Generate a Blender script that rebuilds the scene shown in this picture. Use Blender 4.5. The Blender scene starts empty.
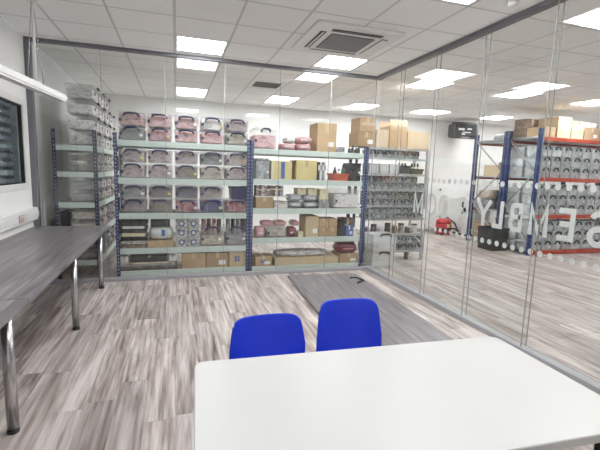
import bpy, bmesh, math, random
from mathutils import Matrix, Vector
random.seed(7)
scene = bpy.context.scene
col = scene.collection
PI = math.pi

# ------------------------------------------------------------------ camera, world, exposure
CAM = Vector((0.0, 0.0, 1.52))
ROT = Matrix(((0.955, 0.009, -0.296), (-0.295, 0.138, -0.946), (0.032, 0.990, 0.134)))
_x = Vector(ROT.col[0]).normalized(); _z = Vector(ROT.col[2]); _z = (_z - _x * _z.dot(_x)).normalized(); _y = _z.cross(_x)
ROT = Matrix((_x, _y, _z)).transposed()
FPX = 398.0
cam_data = bpy.data.cameras.new('camera'); cam_data.sensor_width = 36.0; cam_data.lens = FPX / 600 * 36.0
cam_data.clip_start = 0.05; cam_data.clip_end = 100
cam = bpy.data.objects.new('camera', cam_data); col.objects.link(cam)
cam.matrix_world = Matrix.Translation(CAM) @ ROT.to_4x4()
scene.camera = cam

world = bpy.data.worlds.new('world'); scene.world = world; world.use_nodes = True
world.node_tree.nodes['Background'].inputs[0].default_value = (0.55, 0.62, 0.66, 1)
world.node_tree.nodes['Background'].inputs[1].default_value = 0.35
vs = scene.view_settings
vs.view_transform = 'Standard'; vs.look = 'None'; vs.gamma = 1.0; vs.use_curve_mapping = False
vs.exposure = 1.45
PANEL_STRENGTH = 12.6
scene.cycles.transparent_max_bounces = 40
scene.cycles.max_bounces = 10
scene.cycles.diffuse_bounces = 5
scene.cycles.sample_clamp_indirect = 6.0

# ------------------------------------------------------------------ room measures (metres)
H = 2.96            # ceiling
XL = -1.67          # left wall
YP = 5.61           # rear glass partition
XP = 2.92           # right glass partition
YB = 9.20           # back wall of the store
XR = 10.80          # right wall of the hall
YF = -2.20          # wall behind the camera

# ------------------------------------------------------------------ materials
MATS = {}
def new_mat(name):
    m = bpy.data.materials.new(name); m.use_nodes = True
    nt = m.node_tree
    return m, nt, nt.nodes, nt.links, nt.nodes['Principled BSDF']

def mat(name, c, rough=0.5, metal=0.0, var=0.06, scale=8.0, bump=0.0, rnd=0.0, alpha_mix=0.0, stretch=(1, 1, 1), spec=0.5, hi=None):
    """plain procedural material: colour broken up by noise, optional per-object variation and see-through share"""
    if name in MATS: return MATS[name]
    m, nt, N, L, P = new_mat(name)
    tc = N.new('ShaderNodeTexCoord'); mp = N.new('ShaderNodeMapping'); mp.inputs['Scale'].default_value = stretch
    L.new(tc.outputs['Object'], mp.inputs['Vector'])
    nz = N.new('ShaderNodeTexNoise'); nz.inputs['Scale'].default_value = scale; nz.inputs['Detail'].default_value = 4
    oi = N.new('ShaderNodeObjectInfo')
    ad = N.new('ShaderNodeVectorMath'); ad.operation = 'ADD'
    sc = N.new('ShaderNodeVectorMath'); sc.operation = 'SCALE'; sc.inputs[0].default_value = (37, 53, 71)
    L.new(oi.outputs['Random'], sc.inputs['Scale']); L.new(mp.outputs[0], ad.inputs[0]); L.new(sc.outputs[0], ad.inputs[1])
    L.new(ad.outputs[0], nz.inputs['Vector'])
    rp = N.new('ShaderNodeValToRGB')
    a = [max(0, v * (1 - var * 2)) for v in c]; b = [min(1, v * (1 + var)) for v in c]
    rp.color_ramp.elements[0].color = (*a, 1); rp.color_ramp.elements[1].color = (*b, 1)
    rp.color_ramp.elements[0].position = 0.25; rp.color_ramp.elements[1].position = 0.75
    if hi:
        rp.color_ramp.elements[0].position = .3; rp.color_ramp.elements[1].position = .52
        e = rp.color_ramp.elements.new(.66); e.color = (*hi, 1)
    L.new(nz.outputs['Fac'], rp.inputs['Fac'])
    out = rp.outputs['Color']
    if rnd:
        hs = N.new('ShaderNodeHueSaturation')
        mr = N.new('ShaderNodeMapRange'); mr.inputs[3].default_value = 1 - rnd; mr.inputs[4].default_value = 1 + rnd
        L.new(oi.outputs['Random'], mr.inputs[0]); L.new(mr.outputs[0], hs.inputs['Value']); L.new(out, hs.inputs['Color']); out = hs.outputs['Color']
    L.new(out, P.inputs['Base Color'])
    P.inputs['Roughness'].default_value = rough; P.inputs['Metallic'].default_value = metal
    P.inputs['Specular IOR Level'].default_value = spec
    if bump:
        bp = N.new('ShaderNodeBump'); bp.inputs['Strength'].default_value = bump; bp.inputs['Distance'].default_value = 0.01
        L.new(nz.outputs['Fac'], bp.inputs['Height']); L.new(bp.outputs[0], P.inputs['Normal'])
    if alpha_mix:
        tr = N.new('ShaderNodeBsdfTransparent'); mx = N.new('ShaderNodeMixShader'); mx.inputs[0].default_value = alpha_mix
        L.new(P.outputs[0], mx.inputs[1]); L.new(tr.outputs[0], mx.inputs[2])
        L.new(mx.outputs[0], N['Material Output'].inputs['Surface'])
    MATS[name] = m
    return m

def glass_mat(name, tint, gain=1.0, f0=0.04):
    """flat sheet glass: see-through with mirror reflection that grows towards grazing angles (Schlick)"""
    m, nt, N, L, P = new_mat(name)
    N.remove(P)
    g = N.new('ShaderNodeNewGeometry'); dt = N.new('ShaderNodeVectorMath'); dt.operation = 'DOT_PRODUCT'
    L.new(g.outputs['Normal'], dt.inputs[0]); L.new(g.outputs['Incoming'], dt.inputs[1])
    ab = N.new('ShaderNodeMath'); ab.operation = 'ABSOLUTE'; L.new(dt.outputs['Value'], ab.inputs[0])
    om = N.new('ShaderNodeMath'); om.operation = 'SUBTRACT'; om.inputs[0].default_value = 1; L.new(ab.outputs[0], om.inputs[1])
    pw = N.new('ShaderNodeMath'); pw.operation = 'POWER'; L.new(om.outputs[0], pw.inputs[0]); pw.inputs[1].default_value = 5
    ma = N.new('ShaderNodeMath'); ma.operation = 'MULTIPLY_ADD'; L.new(pw.outputs[0], ma.inputs[0]); ma.inputs[1].default_value = (1 - f0) * gain; ma.inputs[2].default_value = f0 * gain
    nz = N.new('ShaderNodeTexNoise'); nz.inputs['Scale'].default_value = 3
    rp = N.new('ShaderNodeValToRGB'); rp.color_ramp.elements[0].color = (*[t * .985 for t in tint], 1); rp.color_ramp.elements[1].color = (*tint, 1)
    L.new(nz.outputs['Fac'], rp.inputs['Fac'])
    tr = N.new('ShaderNodeBsdfTransparent'); L.new(rp.outputs[0], tr.inputs['Color'])
    gl = N.new('ShaderNodeBsdfGlossy'); gl.inputs['Roughness'].default_value = 0.0; gl.inputs['Color'].default_value = (1, 1, 1, 1)
    mx = N.new('ShaderNodeMixShader'); L.new(ma.outputs[0], mx.inputs[0]); L.new(tr.outputs[0], mx.inputs[1]); L.new(gl.outputs[0], mx.inputs[2])
    L.new(mx.outputs[0], N['Material Output'].inputs['Surface'])
    MATS[name] = m
    return m

def wood_mat(name, ramp, rough, sx=14.0, sy=0.9, rnd=0.16, bump=0.04, mid=0.5):
    """grain that runs along the object's y axis; each board gets its own piece of grain and its own tone"""
    m, nt, N, L, P = new_mat(name)
    tc = N.new('ShaderNodeTexCoord'); oi = N.new('ShaderNodeObjectInfo')
    sc = N.new('ShaderNodeVectorMath'); sc.operation = 'SCALE'; sc.inputs[0].default_value = (41, 97, 13); L.new(oi.outputs['Random'], sc.inputs['Scale'])
    ad = N.new('ShaderNodeVectorMath'); L.new(tc.outputs['Object'], ad.inputs[0]); L.new(sc.outputs[0], ad.inputs[1])
    mp = N.new('ShaderNodeMapping'); mp.inputs['Scale'].default_value = (sx, sy, 1); L.new(ad.outputs[0], mp.inputs['Vector'])
    n1 = N.new('ShaderNodeTexNoise'); n1.inputs['Scale'].default_value = 1.0; n1.inputs['Detail'].default_value = 6; n1.inputs['Roughness'].default_value = 0.62; n1.inputs['Distortion'].default_value = 1.1
    L.new(mp.outputs[0], n1.inputs['Vector'])
    mp2 = N.new('ShaderNodeMapping'); mp2.inputs['Scale'].default_value = (sx * 5, sy * 2.6, 1); L.new(ad.outputs[0], mp2.inputs['Vector'])
    n2 = N.new('ShaderNodeTexNoise'); n2.inputs['Scale'].default_value = 1.0; n2.inputs['Detail'].default_value = 5; L.new(mp2.outputs[0], n2.inputs['Vector'])
    mx = N.new('ShaderNodeMath'); mx.operation = 'MULTIPLY_ADD'; L.new(n2.outputs['Fac'], mx.inputs[0]); mx.inputs[1].default_value = 0.42; 
    mm = N.new('ShaderNodeMath'); mm.operation = 'MULTIPLY'; mm.inputs[1].default_value = 0.58; L.new(n1.outputs['Fac'], mm.inputs[0]); L.new(mm.outputs[0], mx.inputs[2])
    rp = N.new('ShaderNodeValToRGB')
    els = rp.color_ramp.elements
    els[0].position, els[0].color = ramp[0][0], (*ramp[0][1], 1)
    els[1].position, els[1].color = ramp[-1][0], (*ramp[-1][1], 1)
    for p, c in ramp[1:-1]:
        e = els.new(p); e.color = (*c, 1)
    L.new(mx.outputs[0], rp.inputs['Fac'])
    hs = N.new('ShaderNodeHueSaturation'); mr = N.new('ShaderNodeMapRange'); mr.inputs[3].default_value = 1 - rnd; mr.inputs[4].default_value = 1 + rnd
    L.new(oi.outputs['Random'], mr.inputs[0]); L.new(mr.outputs[0], hs.inputs['Value']); L.new(rp.outputs[0], hs.inputs['Color'])
    L.new(hs.outputs[0], P.inputs['Base Color']); P.inputs['Roughness'].default_value = rough
    bp = N.new('ShaderNodeBump'); bp.inputs['Strength'].default_value = bump; bp.inputs['Distance'].default_value = 0.003; L.new(n2.outputs['Fac'], bp.inputs['Height']); L.new(bp.outputs[0], P.inputs['Normal'])
    MATS[name] = m
    return m

def upright_mat(name, c, hole, pitch=0.05):
    """painted steel with the regular punched holes of a boltless upright"""
    m, nt, N, L, P = new_mat(name)
    tc = N.new('ShaderNodeTexCoord'); sp = N.new('ShaderNodeSeparateXYZ'); L.new(tc.outputs['Object'], sp.inputs[0])
    md = N.new('ShaderNodeMath'); md.operation = 'PINGPONG'; md.inputs[1].default_value = pitch / 2; L.new(sp.outputs['Z'], md.inputs[0])
    lz = N.new('ShaderNodeMath'); lz.operation = 'LESS_THAN'; lz.inputs[1].default_value = pitch * 0.13; L.new(md.outputs[0], lz.inputs[0])
    ax = N.new('ShaderNodeMath'); ax.operation = 'ABSOLUTE'; L.new(sp.outputs['X'], ax.inputs[0])
    lx = N.new('ShaderNodeMath'); lx.operation = 'LESS_THAN'; lx.inputs[1].default_value = 0.007; L.new(ax.outputs[0], lx.inputs[0])
    an = N.new('ShaderNodeMath'); an.operation = 'MULTIPLY'; L.new(lz.outputs[0], an.inputs[0]); L.new(lx.outputs[0], an.inputs[1])
    nz = N.new('ShaderNodeTexNoise'); nz.inputs['Scale'].default_value = 9; L.new(tc.outputs['Object'], nz.inputs['Vector'])
    rp = N.new('ShaderNodeValToRGB'); rp.color_ramp.elements[0].color = (*[v * .85 for v in c], 1); rp.color_ramp.elements[1].color = (*c, 1); L.new(nz.outputs['Fac'], rp.inputs['Fac'])
    mx = N.new('ShaderNodeMix'); mx.data_type = 'RGBA'; L.new(an.outputs[0], mx.inputs['Factor']); L.new(rp.outputs[0], mx.inputs['A']); mx.inputs['B'].default_value = (*hole, 1)
    L.new(mx.outputs['Result'], P.inputs['Base Color']); P.inputs['Roughness'].default_value = 0.45
    MATS[name] = m
    return m

def emit_mat(name, c, s):
    m, nt, N, L, P = new_mat(name)
    nz = N.new('ShaderNodeTexNoise'); nz.inputs['Scale'].default_value = 2
    rp = N.new('ShaderNodeValToRGB'); rp.color_ramp.elements[0].color = (*[v * .98 for v in c], 1); rp.color_ramp.elements[1].color = (*c, 1)
    L.new(nz.outputs['Fac'], rp.inputs['Fac']); L.new(rp.outputs[0], P.inputs['Emission Color']); P.inputs['Emission Strength'].default_value = s
    P.inputs['Base Color'].default_value = (.9, .9, .9, 1)
    MATS[name] = m
    return m

mat('wall_paint', (.84, .84, .83), .75, var=.015, scale=2)
mat('ceiling_tile', (.92, .92, .905), .9, var=.02, scale=60, bump=.05, rnd=.015)
mat('grid_bar', (.62, .62, .61), .6, var=.01)
mat('void', (.25, .25, .25), .9)
mat('subfloor', (.16, .14, .13), .9)
wood_mat('floor_plank', [(.34, (.10, .076, .07)), (.43, (.25, .205, .19)), (.51, (.40, .352, .332)), (.61, (.57, .53, .51)), (.80, (.46, .415, .395))], .36, sx=7, sy=.7, rnd=.2)
wood_mat('desk_laminate', [(.33, (.055, .05, .053)), (.44, (.15, .14, .148)), (.54, (.20, .188, .198)), (.66, (.32, .305, .315))], .30, sx=13, sy=.8, rnd=.03)
mat('frame_grey', (.17, .17, .19), .45, var=.04)
mat('track_grey', (.34, .34, .36), .4, var=.04)
mat('joint', (.40, .42, .42), .3, var=.03, alpha_mix=.35)
glass_mat('pane_glass', (.965, .975, .968), 1.0, .036)
glass_mat('pane_glass_double', (.975, .98, .975), 1.0, .03)
glass_mat('window_glass', (.55, .60, .62), 1.6, .06)
mat('film', (.86, .875, .865), .6, var=.01)
mat('white_plastic', (.78, .78, .77), .4, var=.015)
mat('white_laminate', (.45, .45, .44), .38, var=.012, scale=3)
mat('blue_poly', (.010, .040, .60), .34, var=.05, scale=14)
mat('chrome', (.55, .55, .56), .22, 1.0, var=.03)
mat('black_plastic', (.018, .018, .02), .4, var=.05)
mat('dark_grey', (.06, .06, .065), .5)
mat('grille_grey', (.20, .20, .20), .6)
mat('beam_green', (.60, .68, .65), .5, var=.03)
mat('shelf_board', (.42, .36, .29), .8, var=.08, scale=12)
mat('galvanised', (.42, .45, .47), .38, .5, var=.06)
upright_mat('upright_blue', (.035, .055, .17), (.55, .57, .60))
upright_mat('upright_navy', (.014, .020, .06), (.34, .37, .42))
upright_mat('pallet_blue', (.008, .03, .13), (.10, .14, .25), .08)
mat('pallet_orange', (.42, .055, .025), .45, var=.06)
mat('clear_plastic', (.72, .73, .74), .22, var=.03, alpha_mix=.84)
mat('milky_plastic', (.80, .83, .83), .3, var=.03, alpha_mix=.30)
mat('grey_box_plastic', (.34, .35, .365), .4, var=.3, scale=24, rnd=.3)
mat('white_box_plastic', (.52, .55, .57), .35, var=.25, scale=9, rnd=.12)
mat('handle_blue', (.020, .026, .085), .4)
mat('handle_black', (.02, .022, .028), .45)
mat('sticker_yellow', (.72, .62, .22), .6)
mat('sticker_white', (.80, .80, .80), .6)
mat('print_blue', (.10, .16, .42), .6)
mat('cardboard', (.47, .33, .20), .85, var=.07, scale=5, rnd=.14)
mat('cardboard_pale', (.60, .48, .32), .85, var=.05, scale=5, rnd=.08)
mat('tape', (.58, .45, .30), .4)
mat('yellow_card', (.66, .55, .28), .7, rnd=.06)
mat('cream_card', (.74, .68, .48), .7, rnd=.05)
for nm, c in dict(pink=(.66, .36, .38), rose=(.56, .25, .30), greypink=(.48, .36, .37), mauve=(.30, .22, .27), red=(.42, .07, .08), purple=(.075, .06, .17), grey=(.34, .34, .36), beige=(.52, .44, .36), pale=(.66, .62, .62), brown=(.24, .17, .13), plum=(.22, .12, .15)).items():
    mat('fill_' + nm, c, .8, var=.30, scale=17, rnd=.18, bump=.2, stretch=(.8, 1, 1.6), hi=[min(1, v * .55 + .34) for v in c] if max(c) > .4 else None)
mat('bag_pink', (.66, .36, .38), .35, var=.14, scale=10, bump=.3)
mat('bag_pale', (.70, .72, .72), .3, var=.06, scale=10, bump=.3)
mat('bag_grey', (.36, .37, .40), .3, var=.25, scale=22, bump=.4)
mat('bag_maroon', (.24, .06, .08), .35, var=.2, scale=10, bump=.3)
mat('signal_red', (.50, .025, .04), .35, var=.05)
mat('orange_red', (.62, .14, .08), .5)
mat('green_mat', (.09, .24, .16), .6)
mat('screen', (.015, .017, .02), .12)
mat('paper_print', (.55, .53, .50), .7, var=.45, scale=30)
mat('socket_pink', (.62, .45, .43), .5)
mat('navy_plastic', (.03, .03, .13), .45)
emit_mat('light_panel', (.985, .995, 1.0), PANEL_STRENGTH)
emit_mat('pendant_light', (1.0, 1.0, .98), 1.2)

# ------------------------------------------------------------------ mesh helpers
class G:
    def __init__(s): s.v, s.f, s.sm = [], [], []
    def box(s, cx, cy, cz, sx, sy, sz, taper=1.0):
        """box centred in x, y at (cx, cy), from cz up to cz+sz; taper scales the bottom face"""
        b = len(s.v); hx, hy = sx / 2, sy / 2
        for z, k in ((cz, taper), (cz + sz, 1.0)):
            s.v += [(cx - hx * k, cy - hy * k, z), (cx + hx * k, cy - hy * k, z), (cx + hx * k, cy + hy * k, z), (cx - hx * k, cy + hy * k, z)]
        for q in ((3, 2, 1, 0), (4, 5, 6, 7), (0, 1, 5, 4), (1, 2, 6, 5), (2, 3, 7, 6), (3, 0, 4, 7)):
            s.f.append([b + i for i in q]); s.sm.append(False)
        return s
    def tube(s, pts, r, n=8, caps=True):
        pts = [Vector(p) for p in pts]; rings = []
        for i, p in enumerate(pts):
            d = (pts[min(i + 1, len(pts) - 1)] - pts[max(i - 1, 0)]).normalized()
            a = Vector((0, 0, 1)) if abs(d.z) < .9 else Vector((1, 0, 0))
            u = d.cross(a).normalized(); w = d.cross(u).normalized()
            rr = r[i] if isinstance(r, (list, tuple)) else r
            b = len(s.v); rings.append(b)
            for k in range(n):
                t = 2 * PI * k / n; s.v.append(tuple(p + u * (rr * math.cos(t)) + w * (rr * math.sin(t))))
        for a, b in zip(rings, rings[1:]):
            for k in range(n):
                s.f.append([a + k, b + k, b + (k + 1) % n, a + (k + 1) % n]); s.sm.append(True)
        if caps:
            s.f.append([rings[0] + k for k in range(n)]); s.sm.append(False)
            s.f.append([rings[-1] + n - 1 - k for k in range(n)]); s.sm.append(False)
        return s
    def lathe(s, prof, n=20, cx=0, cy=0):
        rings = []
        for r, z in prof:
            rings.append(len(s.v))
            for k in range(n):
                t = 2 * PI * k / n; s.v.append((cx + r * math.cos(t), cy + r * math.sin(t), z))
        for a, b in zip(rings, rings[1:]):
            for k in range(n):
                s.f.append([a + k, a + (k + 1) % n, b + (k + 1) % n, b + k]); s.sm.append(True)
        s.f.append([rings[0] + n - 1 - k for k in range(n)]); s.sm.append(False)
        s.f.append([rings[-1] + k for k in range(n)]); s.sm.append(False)
        return s
    def slab(s, outline, z0, z1):
        b = len(s.v); n = len(outline)
        for z in (z0, z1): s.v += [(x, y, z) for x, y in outline]
        s.f.append([b + n - 1 - k for k in range(n)]); s.sm.append(False)
        s.f.append([b + n + k for k in range(n)]); s.sm.append(False)
        for k in range(n):
            s.f.append([b + k, b + (k + 1) % n, b + n + (k + 1) % n, b + n + k]); s.sm.append(False)
        return s
    def mesh(s, name, bevel=0.0, seg=1):
        me = bpy.data.meshes.new(name)
        me.from_pydata(s.v, [], s.f)
        me.polygons.foreach_set('use_smooth', s.sm)
        me.validate(); me.update()
        bm = bmesh.new(); bm.from_mesh(me); bmesh.ops.recalc_face_normals(bm, faces=bm.faces)
        if bevel:
            bmesh.ops.bevel(bm, geom=list(bm.edges), offset=bevel, segments=seg, affect='EDGES', profile=.6)
        bm.to_mesh(me); bm.free()
        me.materials.append(None)
        return me

CACHE = {}
def cached(key, fn):
    if key not in CACHE: CACHE[key] = fn()
    return CACHE[key]

def box_mesh(sx, sy, sz, bevel=0.0, taper=1.0, seg=1):
    key = ('box', round(sx, 4), round(sy, 4), round(sz, 4), bevel, taper, seg)
    return cached(key, lambda: G().box(0, 0, 0, sx, sy, sz, taper).mesh('block', bevel, seg))

def obj(name, me, m, parent=None, loc=(0, 0, 0), rot=(0, 0, 0)):
    o = bpy.data.objects.new(name, me); col.objects.link(o)
    o.location = loc; o.rotation_euler = rot
    if parent: o.parent = parent
    o.material_slots[0].link = 'OBJECT'; o.material_slots[0].material = MATS[m]
    return o

def bx(name, x0, x1, y0, y1, z0, z1, m, parent=None, bevel=0.0, taper=1.0):
    """axis-aligned block given by its bounds (in the parent's frame)"""
    return obj(name, box_mesh(x1 - x0, y1 - y0, z1 - z0, bevel, taper), m, parent, ((x0 + x1) / 2, (y0 + y1) / 2, z0))

def tag(o, label, cat, group=None):
    o['label'] = label; o['category'] = cat
    if group: o['group'] = group
    return o

def thing(name, label, cat, loc=(0, 0, 0), rz=0.0, group=None):
    o = bpy.data.objects.new(name, None); col.objects.link(o); o.empty_display_size = .1
    o.location = loc; o.rotation_euler = (0, 0, rz)
    return tag(o, label, cat, group)

def struct(o, label=None):
    o['kind'] = 'structure'
    if label: o['label'] = label
    return o

ORD = ['first', 'second', 'third', 'fourth', 'fifth', 'sixth', 'seventh', 'eighth', 'ninth', 'tenth', 'eleventh', 'twelfth']

def to_px(p):
    c = ROT.transposed() @ (Vector(p) - CAM)
    if c.z > -0.1: return None
    return 300 - FPX * c.x / c.z, 225 + FPX * c.y / c.z, -c.z

def in_view(p, m=70):
    q = to_px(p)
    return q is not None and -m < q[0] < 600 + m and -m < q[1] < 450 + m

# ------------------------------------------------------------------ shell
# floor: slab with single planks on it, running along y
floor = struct(obj('floor', G().box((XL + XR) / 2, (YF + YB) / 2, -.12, XR - XL, YB - YF, .117).mesh('floor'), 'subfloor'), 'pale grey brown wood effect plank floor')
PW, PL = .184, 1.22
spots = []
nx = int((XR - XL) / PW) + 1
rs = random.Random(3)
for i in range(nx):
    x0 = XL + i * PW; w = min(PW, XR - x0)
    if w < .02: continue
    y = YF - rs.random() * PL
    while y < YB:
        a, b = max(y, YF), min(y + PL, YB)
        if b - a > .02: spots.append((x0, x0 + w, a, b))
        y += PL
def plank_rank(s):
    q = to_px(((s[0] + s[1]) / 2, (s[2] + s[3]) / 2, 0))
    return q[2] if q and in_view(((s[0] + s[1]) / 2, (s[2] + s[3]) / 2, 0), 160) else 1000 + (q[2] if q else 100)
spots.sort(key=plank_rank)
for (a, b, c, d) in spots[:300]:
    full = abs((b - a) - PW) < 1e-4 and abs((d - c) - PL) < 1e-4
    me = box_mesh(PW - .0016, PL - .0016, .006, .0007) if full else G().box(0, 0, 0, b - a - .0016, d - c - .0016, .006).mesh('plank')
    obj('plank', me, 'floor_plank', floor, ((a + b) / 2, (c + d) / 2, -.006))
g = G()
for (a, b, c, d) in spots[300:]:
    g.box((a + b) / 2, (c + d) / 2, -.006, b - a - .0016, d - c - .0016, .006)
o = obj('plank_remainder', g.mesh('planks'), 'floor_plank', floor); o['kind'] = 'stuff'

# ceiling: slab, single tiles, grid bars
ceil = struct(obj('ceiling', G().box((XL + XR) / 2, (YF + YB) / 2, H + .03, XR - XL, YB - YF, .1).mesh('ceiling'), 'void'), 'suspended ceiling of white square tiles')
GX0, GY0, T = 0.0, 4.85, .6
room_lights = [(.3, y) for y in (5.15, 2.75, .35)] + [(2.1, y) for y in (5.15, 2.75, .35)]
store_lights = [(.3, 8.15), (2.1, 8.15)]
hall_lights = [(x, y) for x in (3.9, 5.7, 7.5, 9.3) for y in (8.15, 5.75, 2.75)]
open_cells = set()
def cell(x, y): return (math.floor((x - GX0) / T + 1e-6), math.floor((y - GY0) / T + 1e-6))
for p in room_lights + store_lights + hall_lights: open_cells.add(cell(*p))
VENT = (1.5, 6.35 + .6)
open_cells.add(cell(*VENT))
i0, i1 = math.floor((XL - GX0) / T), math.ceil((XR - GX0) / T)
j0, j1 = math.floor((YF - GY0) / T), math.ceil((YB - GY0) / T)
tiles = []
for i in range(i0, i1):
    for j in range(j0, j1):
        if (i, j) in open_cells: continue
        a, b = max(GX0 + i * T, XL), min(GX0 + (i + 1) * T, XR); c, d = max(GY0 + j * T, YF), min(GY0 + (j + 1) * T, YB)
        if b - a > .03 and d - c > .03: tiles.append((a, b, c, d))
def tile_rank(s):
    p = ((s[0] + s[1]) / 2, (s[2] + s[3]) / 2, H); q = to_px(p)
    return q[2] if q and in_view(p, 60) else 1000 + (q[2] if q else 100)
tiles.sort(key=tile_rank)
def tile_mesh(w, d): return box_mesh(w - .02, d - .02, .016, .003)
for (a, b, c, d) in tiles[:300]:
    obj('tile', tile_mesh(b - a, d - c), 'ceiling_tile', ceil, ((a + b) / 2, (c + d) / 2, H))
g = G()
for (a, b, c, d) in tiles[300:]: g.box((a + b) / 2, (c + d) / 2, H, b - a - .02, d - c - .02, .016)
o = obj('tile_remainder', g.mesh('tiles'), 'ceiling_tile', ceil); o['kind'] = 'stuff'
for i in range(i0, i1 + 1):
    x = GX0 + i * T
    if XL < x < XR: bx('grid_bar', x - .012, x + .012, YF, YB, H + .0005, H + .025, 'grid_bar', ceil)
for j in range(j0, j1 + 1):
    y = GY0 + j * T
    if YF < y < YB: bx('cross_bar', XL, XR, y - .012, y + .012, H + .001, H + .024, 'grid_bar', ceil)

# walls
WY0, WY1, WZ0, WZ1 = 3.05, 5.47, 1.21, 2.23     # window opening in the left wall
g = G()
def gb(x0, x1, y0, y1, z0, z1): g.box((x0 + x1) / 2, (y0 + y1) / 2, z0, x1 - x0, y1 - y0, z1 - z0)
gb(XL - .2, XL, YF, WY0, 0, H); gb(XL - .2, XL, WY1, YB, 0, H); gb(XL - .2, XL, WY0, WY1, 0, WZ0); gb(XL - .2, XL, WY0, WY1, WZ1, H)
struct(obj('wall_left', g.mesh('wall_left'), 'wall_paint'), 'white painted wall with window on the left')
struct(bx('wall_back', XL, XR, YB, YB + .15, 0, H, 'wall_paint'), 'white painted wall behind the racks')
struct(bx('wall_right', XR, XR + .15, YF, YB, 0, H, 'wall_paint'), 'white painted far right wall of the hall')
struct(bx('wall_front', XL, XR, YF - .15, YF, 0, H, 'wall_paint'), 'white painted wall behind the viewer')
struct(bx('baseboard_back', XL, XR, YB - .016, YB, 0, .09, 'track_grey'))

# window in the left wall
win = struct(thing('window_1', 'white framed window with dark glass in left wall', 'window')); del win['category']
for nm, a, b, c, d in (('frame_jamb', WY0, WY0 + .07, WZ0, WZ1), ('frame_jamb', WY1 - .07, WY1, WZ0, WZ1), ('frame_head', WY0 + .07, WY1 - .07, WZ1 - .07, WZ1), ('frame_sill', WY0 + .07, WY1 - .07, WZ0, WZ0 + .07), ('mullion', 4.06, 4.13, WZ0 + .07, WZ1 - .07)):
    bx(nm, XL - .06, XL + .012, a, b, c, d, 'white_plastic', win, .004)
for a, b in ((WY0 + .07, 4.06), (4.13, WY1 - .07)):
    for nm, p, q, r, s in (('gasket', a, a + .010, WZ0 + .07, WZ1 - .07), ('gasket', b - .010, b, WZ0 + .07, WZ1 - .07), ('gasket', a + .010, b - .010, WZ0 + .07, WZ0 + .085), ('gasket', a + .010, b - .010, WZ1 - .085, WZ1 - .07)):
        bx(nm, XL - .045, XL - .005, p, q, r, s, 'black_plastic', win)
    bx('pane', XL - .036, XL - .024, a + .010, b - .010, WZ0 + .085, WZ1 - .085, 'window_glass', win)
    for k in range(9):
        bx('blind_slat', XL - .145, XL - .11, a + .02, b - .02, WZ0 + .12 + k * .095, WZ0 + .165 + k * .095, 'grille_grey', win)

# dado trunking under the window, with a sill ledge and sockets
tr = struct(thing('trim_1', 'white dado trunking with sockets along the left wall', 'trunking')); del tr['category']
bx('trunking_body', XL, XL + .055, YF, YP - .03, .835, .985, 'white_plastic', tr, .008)
bx('trunking_cover', XL + .055, XL + .062, YF, YP - .03, .875, .945, 'white_plastic', tr, .003)
for y in (4.99, 5.19, 3.4, 3.6):
    s = bx('socket', XL + .0625, XL + .071, y - .075, y + .075, .868, .952, 'socket_pink' if y == 4.99 else 'white_plastic', tr, .003)
    for dy in (-.035, .035):
        bx('rocker_switch', .005, .009, dy - .012, dy + .012, .055, .075, 'white_plastic', s)
        bx('pin_hole', .0045, .0052, dy - .004, dy + .004, .018, .034, 'dark_grey', s)
bx('end_cap', XL, XL + .058, YP - .03, YP - .018, .83, .99, 'dark_grey', tr, .002)

# ------------------------------------------------------------------ glass partitions
pr = struct(thing('wall_glass_rear', 'clear glass partition in front of the blue racks', 'partition')); del pr['category']
bx('top_rail', XL, XP + .06, YP - .035, YP + .035, H - .042, H, 'frame_grey', pr, .004)
bx('bottom_rail', XL, XP + .06, YP - .035, YP + .035, 0, .05, 'track_grey', pr, .004)
bx('wall_post', XL, XL + .065, YP - .035, YP + .035, .05, H - .042, 'frame_grey', pr, .004)
bx('wall_post_cover', XL + .1, XL + .125, YP - .03, YP + .03, .74, 1.05, 'track_grey', pr, .003)
JX = [XL + .065, -.873, -.123, .637, 1.408, 2.17, XP - .035]
for a, b in zip(JX, JX[1:]):
    bx('pane', a + .003, b - .003, YP - .005, YP + .005, .05, H - .042, 'pane_glass', pr)
for x in JX[1:-1]:
    bx('pane_joint', x - .003, x + .003, YP - .0055, YP + .0055, .05, H - .042, 'joint', pr)
pg = struct(thing('wall_glass_right', 'double glazed clear partition with mirrored white lettering on right', 'partition')); del pg['category']
bx('top_rail', XP - .045, XP + .045, YF, YP - .035, H - .042, H, 'frame_grey', pg, .004)
bx('bottom_rail', XP - .045, XP + .045, YF, YP - .035, 0, .05, 'track_grey', pg, .004)
bx('corner_post', XP - .034, XP - .022, YP - .006, YP + .006, .05, H - .042, 'joint', pg)
JY = [YF, -1.99, -1.225, -.46, .305, 1.07, 1.835, 2.60, 3.372, 4.14, 4.905, YP - .035]
for a, b in zip(JY, JY[1:]):
    for x in (XP - .028, XP + .028):
        bx('pane', x - .004, x + .004, a + .003, b - .003, .05, H - .042, 'pane_glass_double', pg)
for y in JY[1:-1]:
    for x in (XP - .028, XP + .028):
        bx('pane_joint', x - .0045, x + .0045, y - .003, y + .003, .05, H - .042, 'joint', pg)
FILM_X = XP + .0332
dot = cached('dot', lambda: G().tube([(-.0002, 0, 0), (.0006, 0, 0)], .027, 18).mesh('dot'))
for z in (1.46, .887):
    for k in range(26):
        y = 4.21 - k * .0965
        if min(abs(y - j) for j in JY) > .0: obj('dot_sticker', dot, 'film', pg, (FILM_X, y, z))
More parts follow.
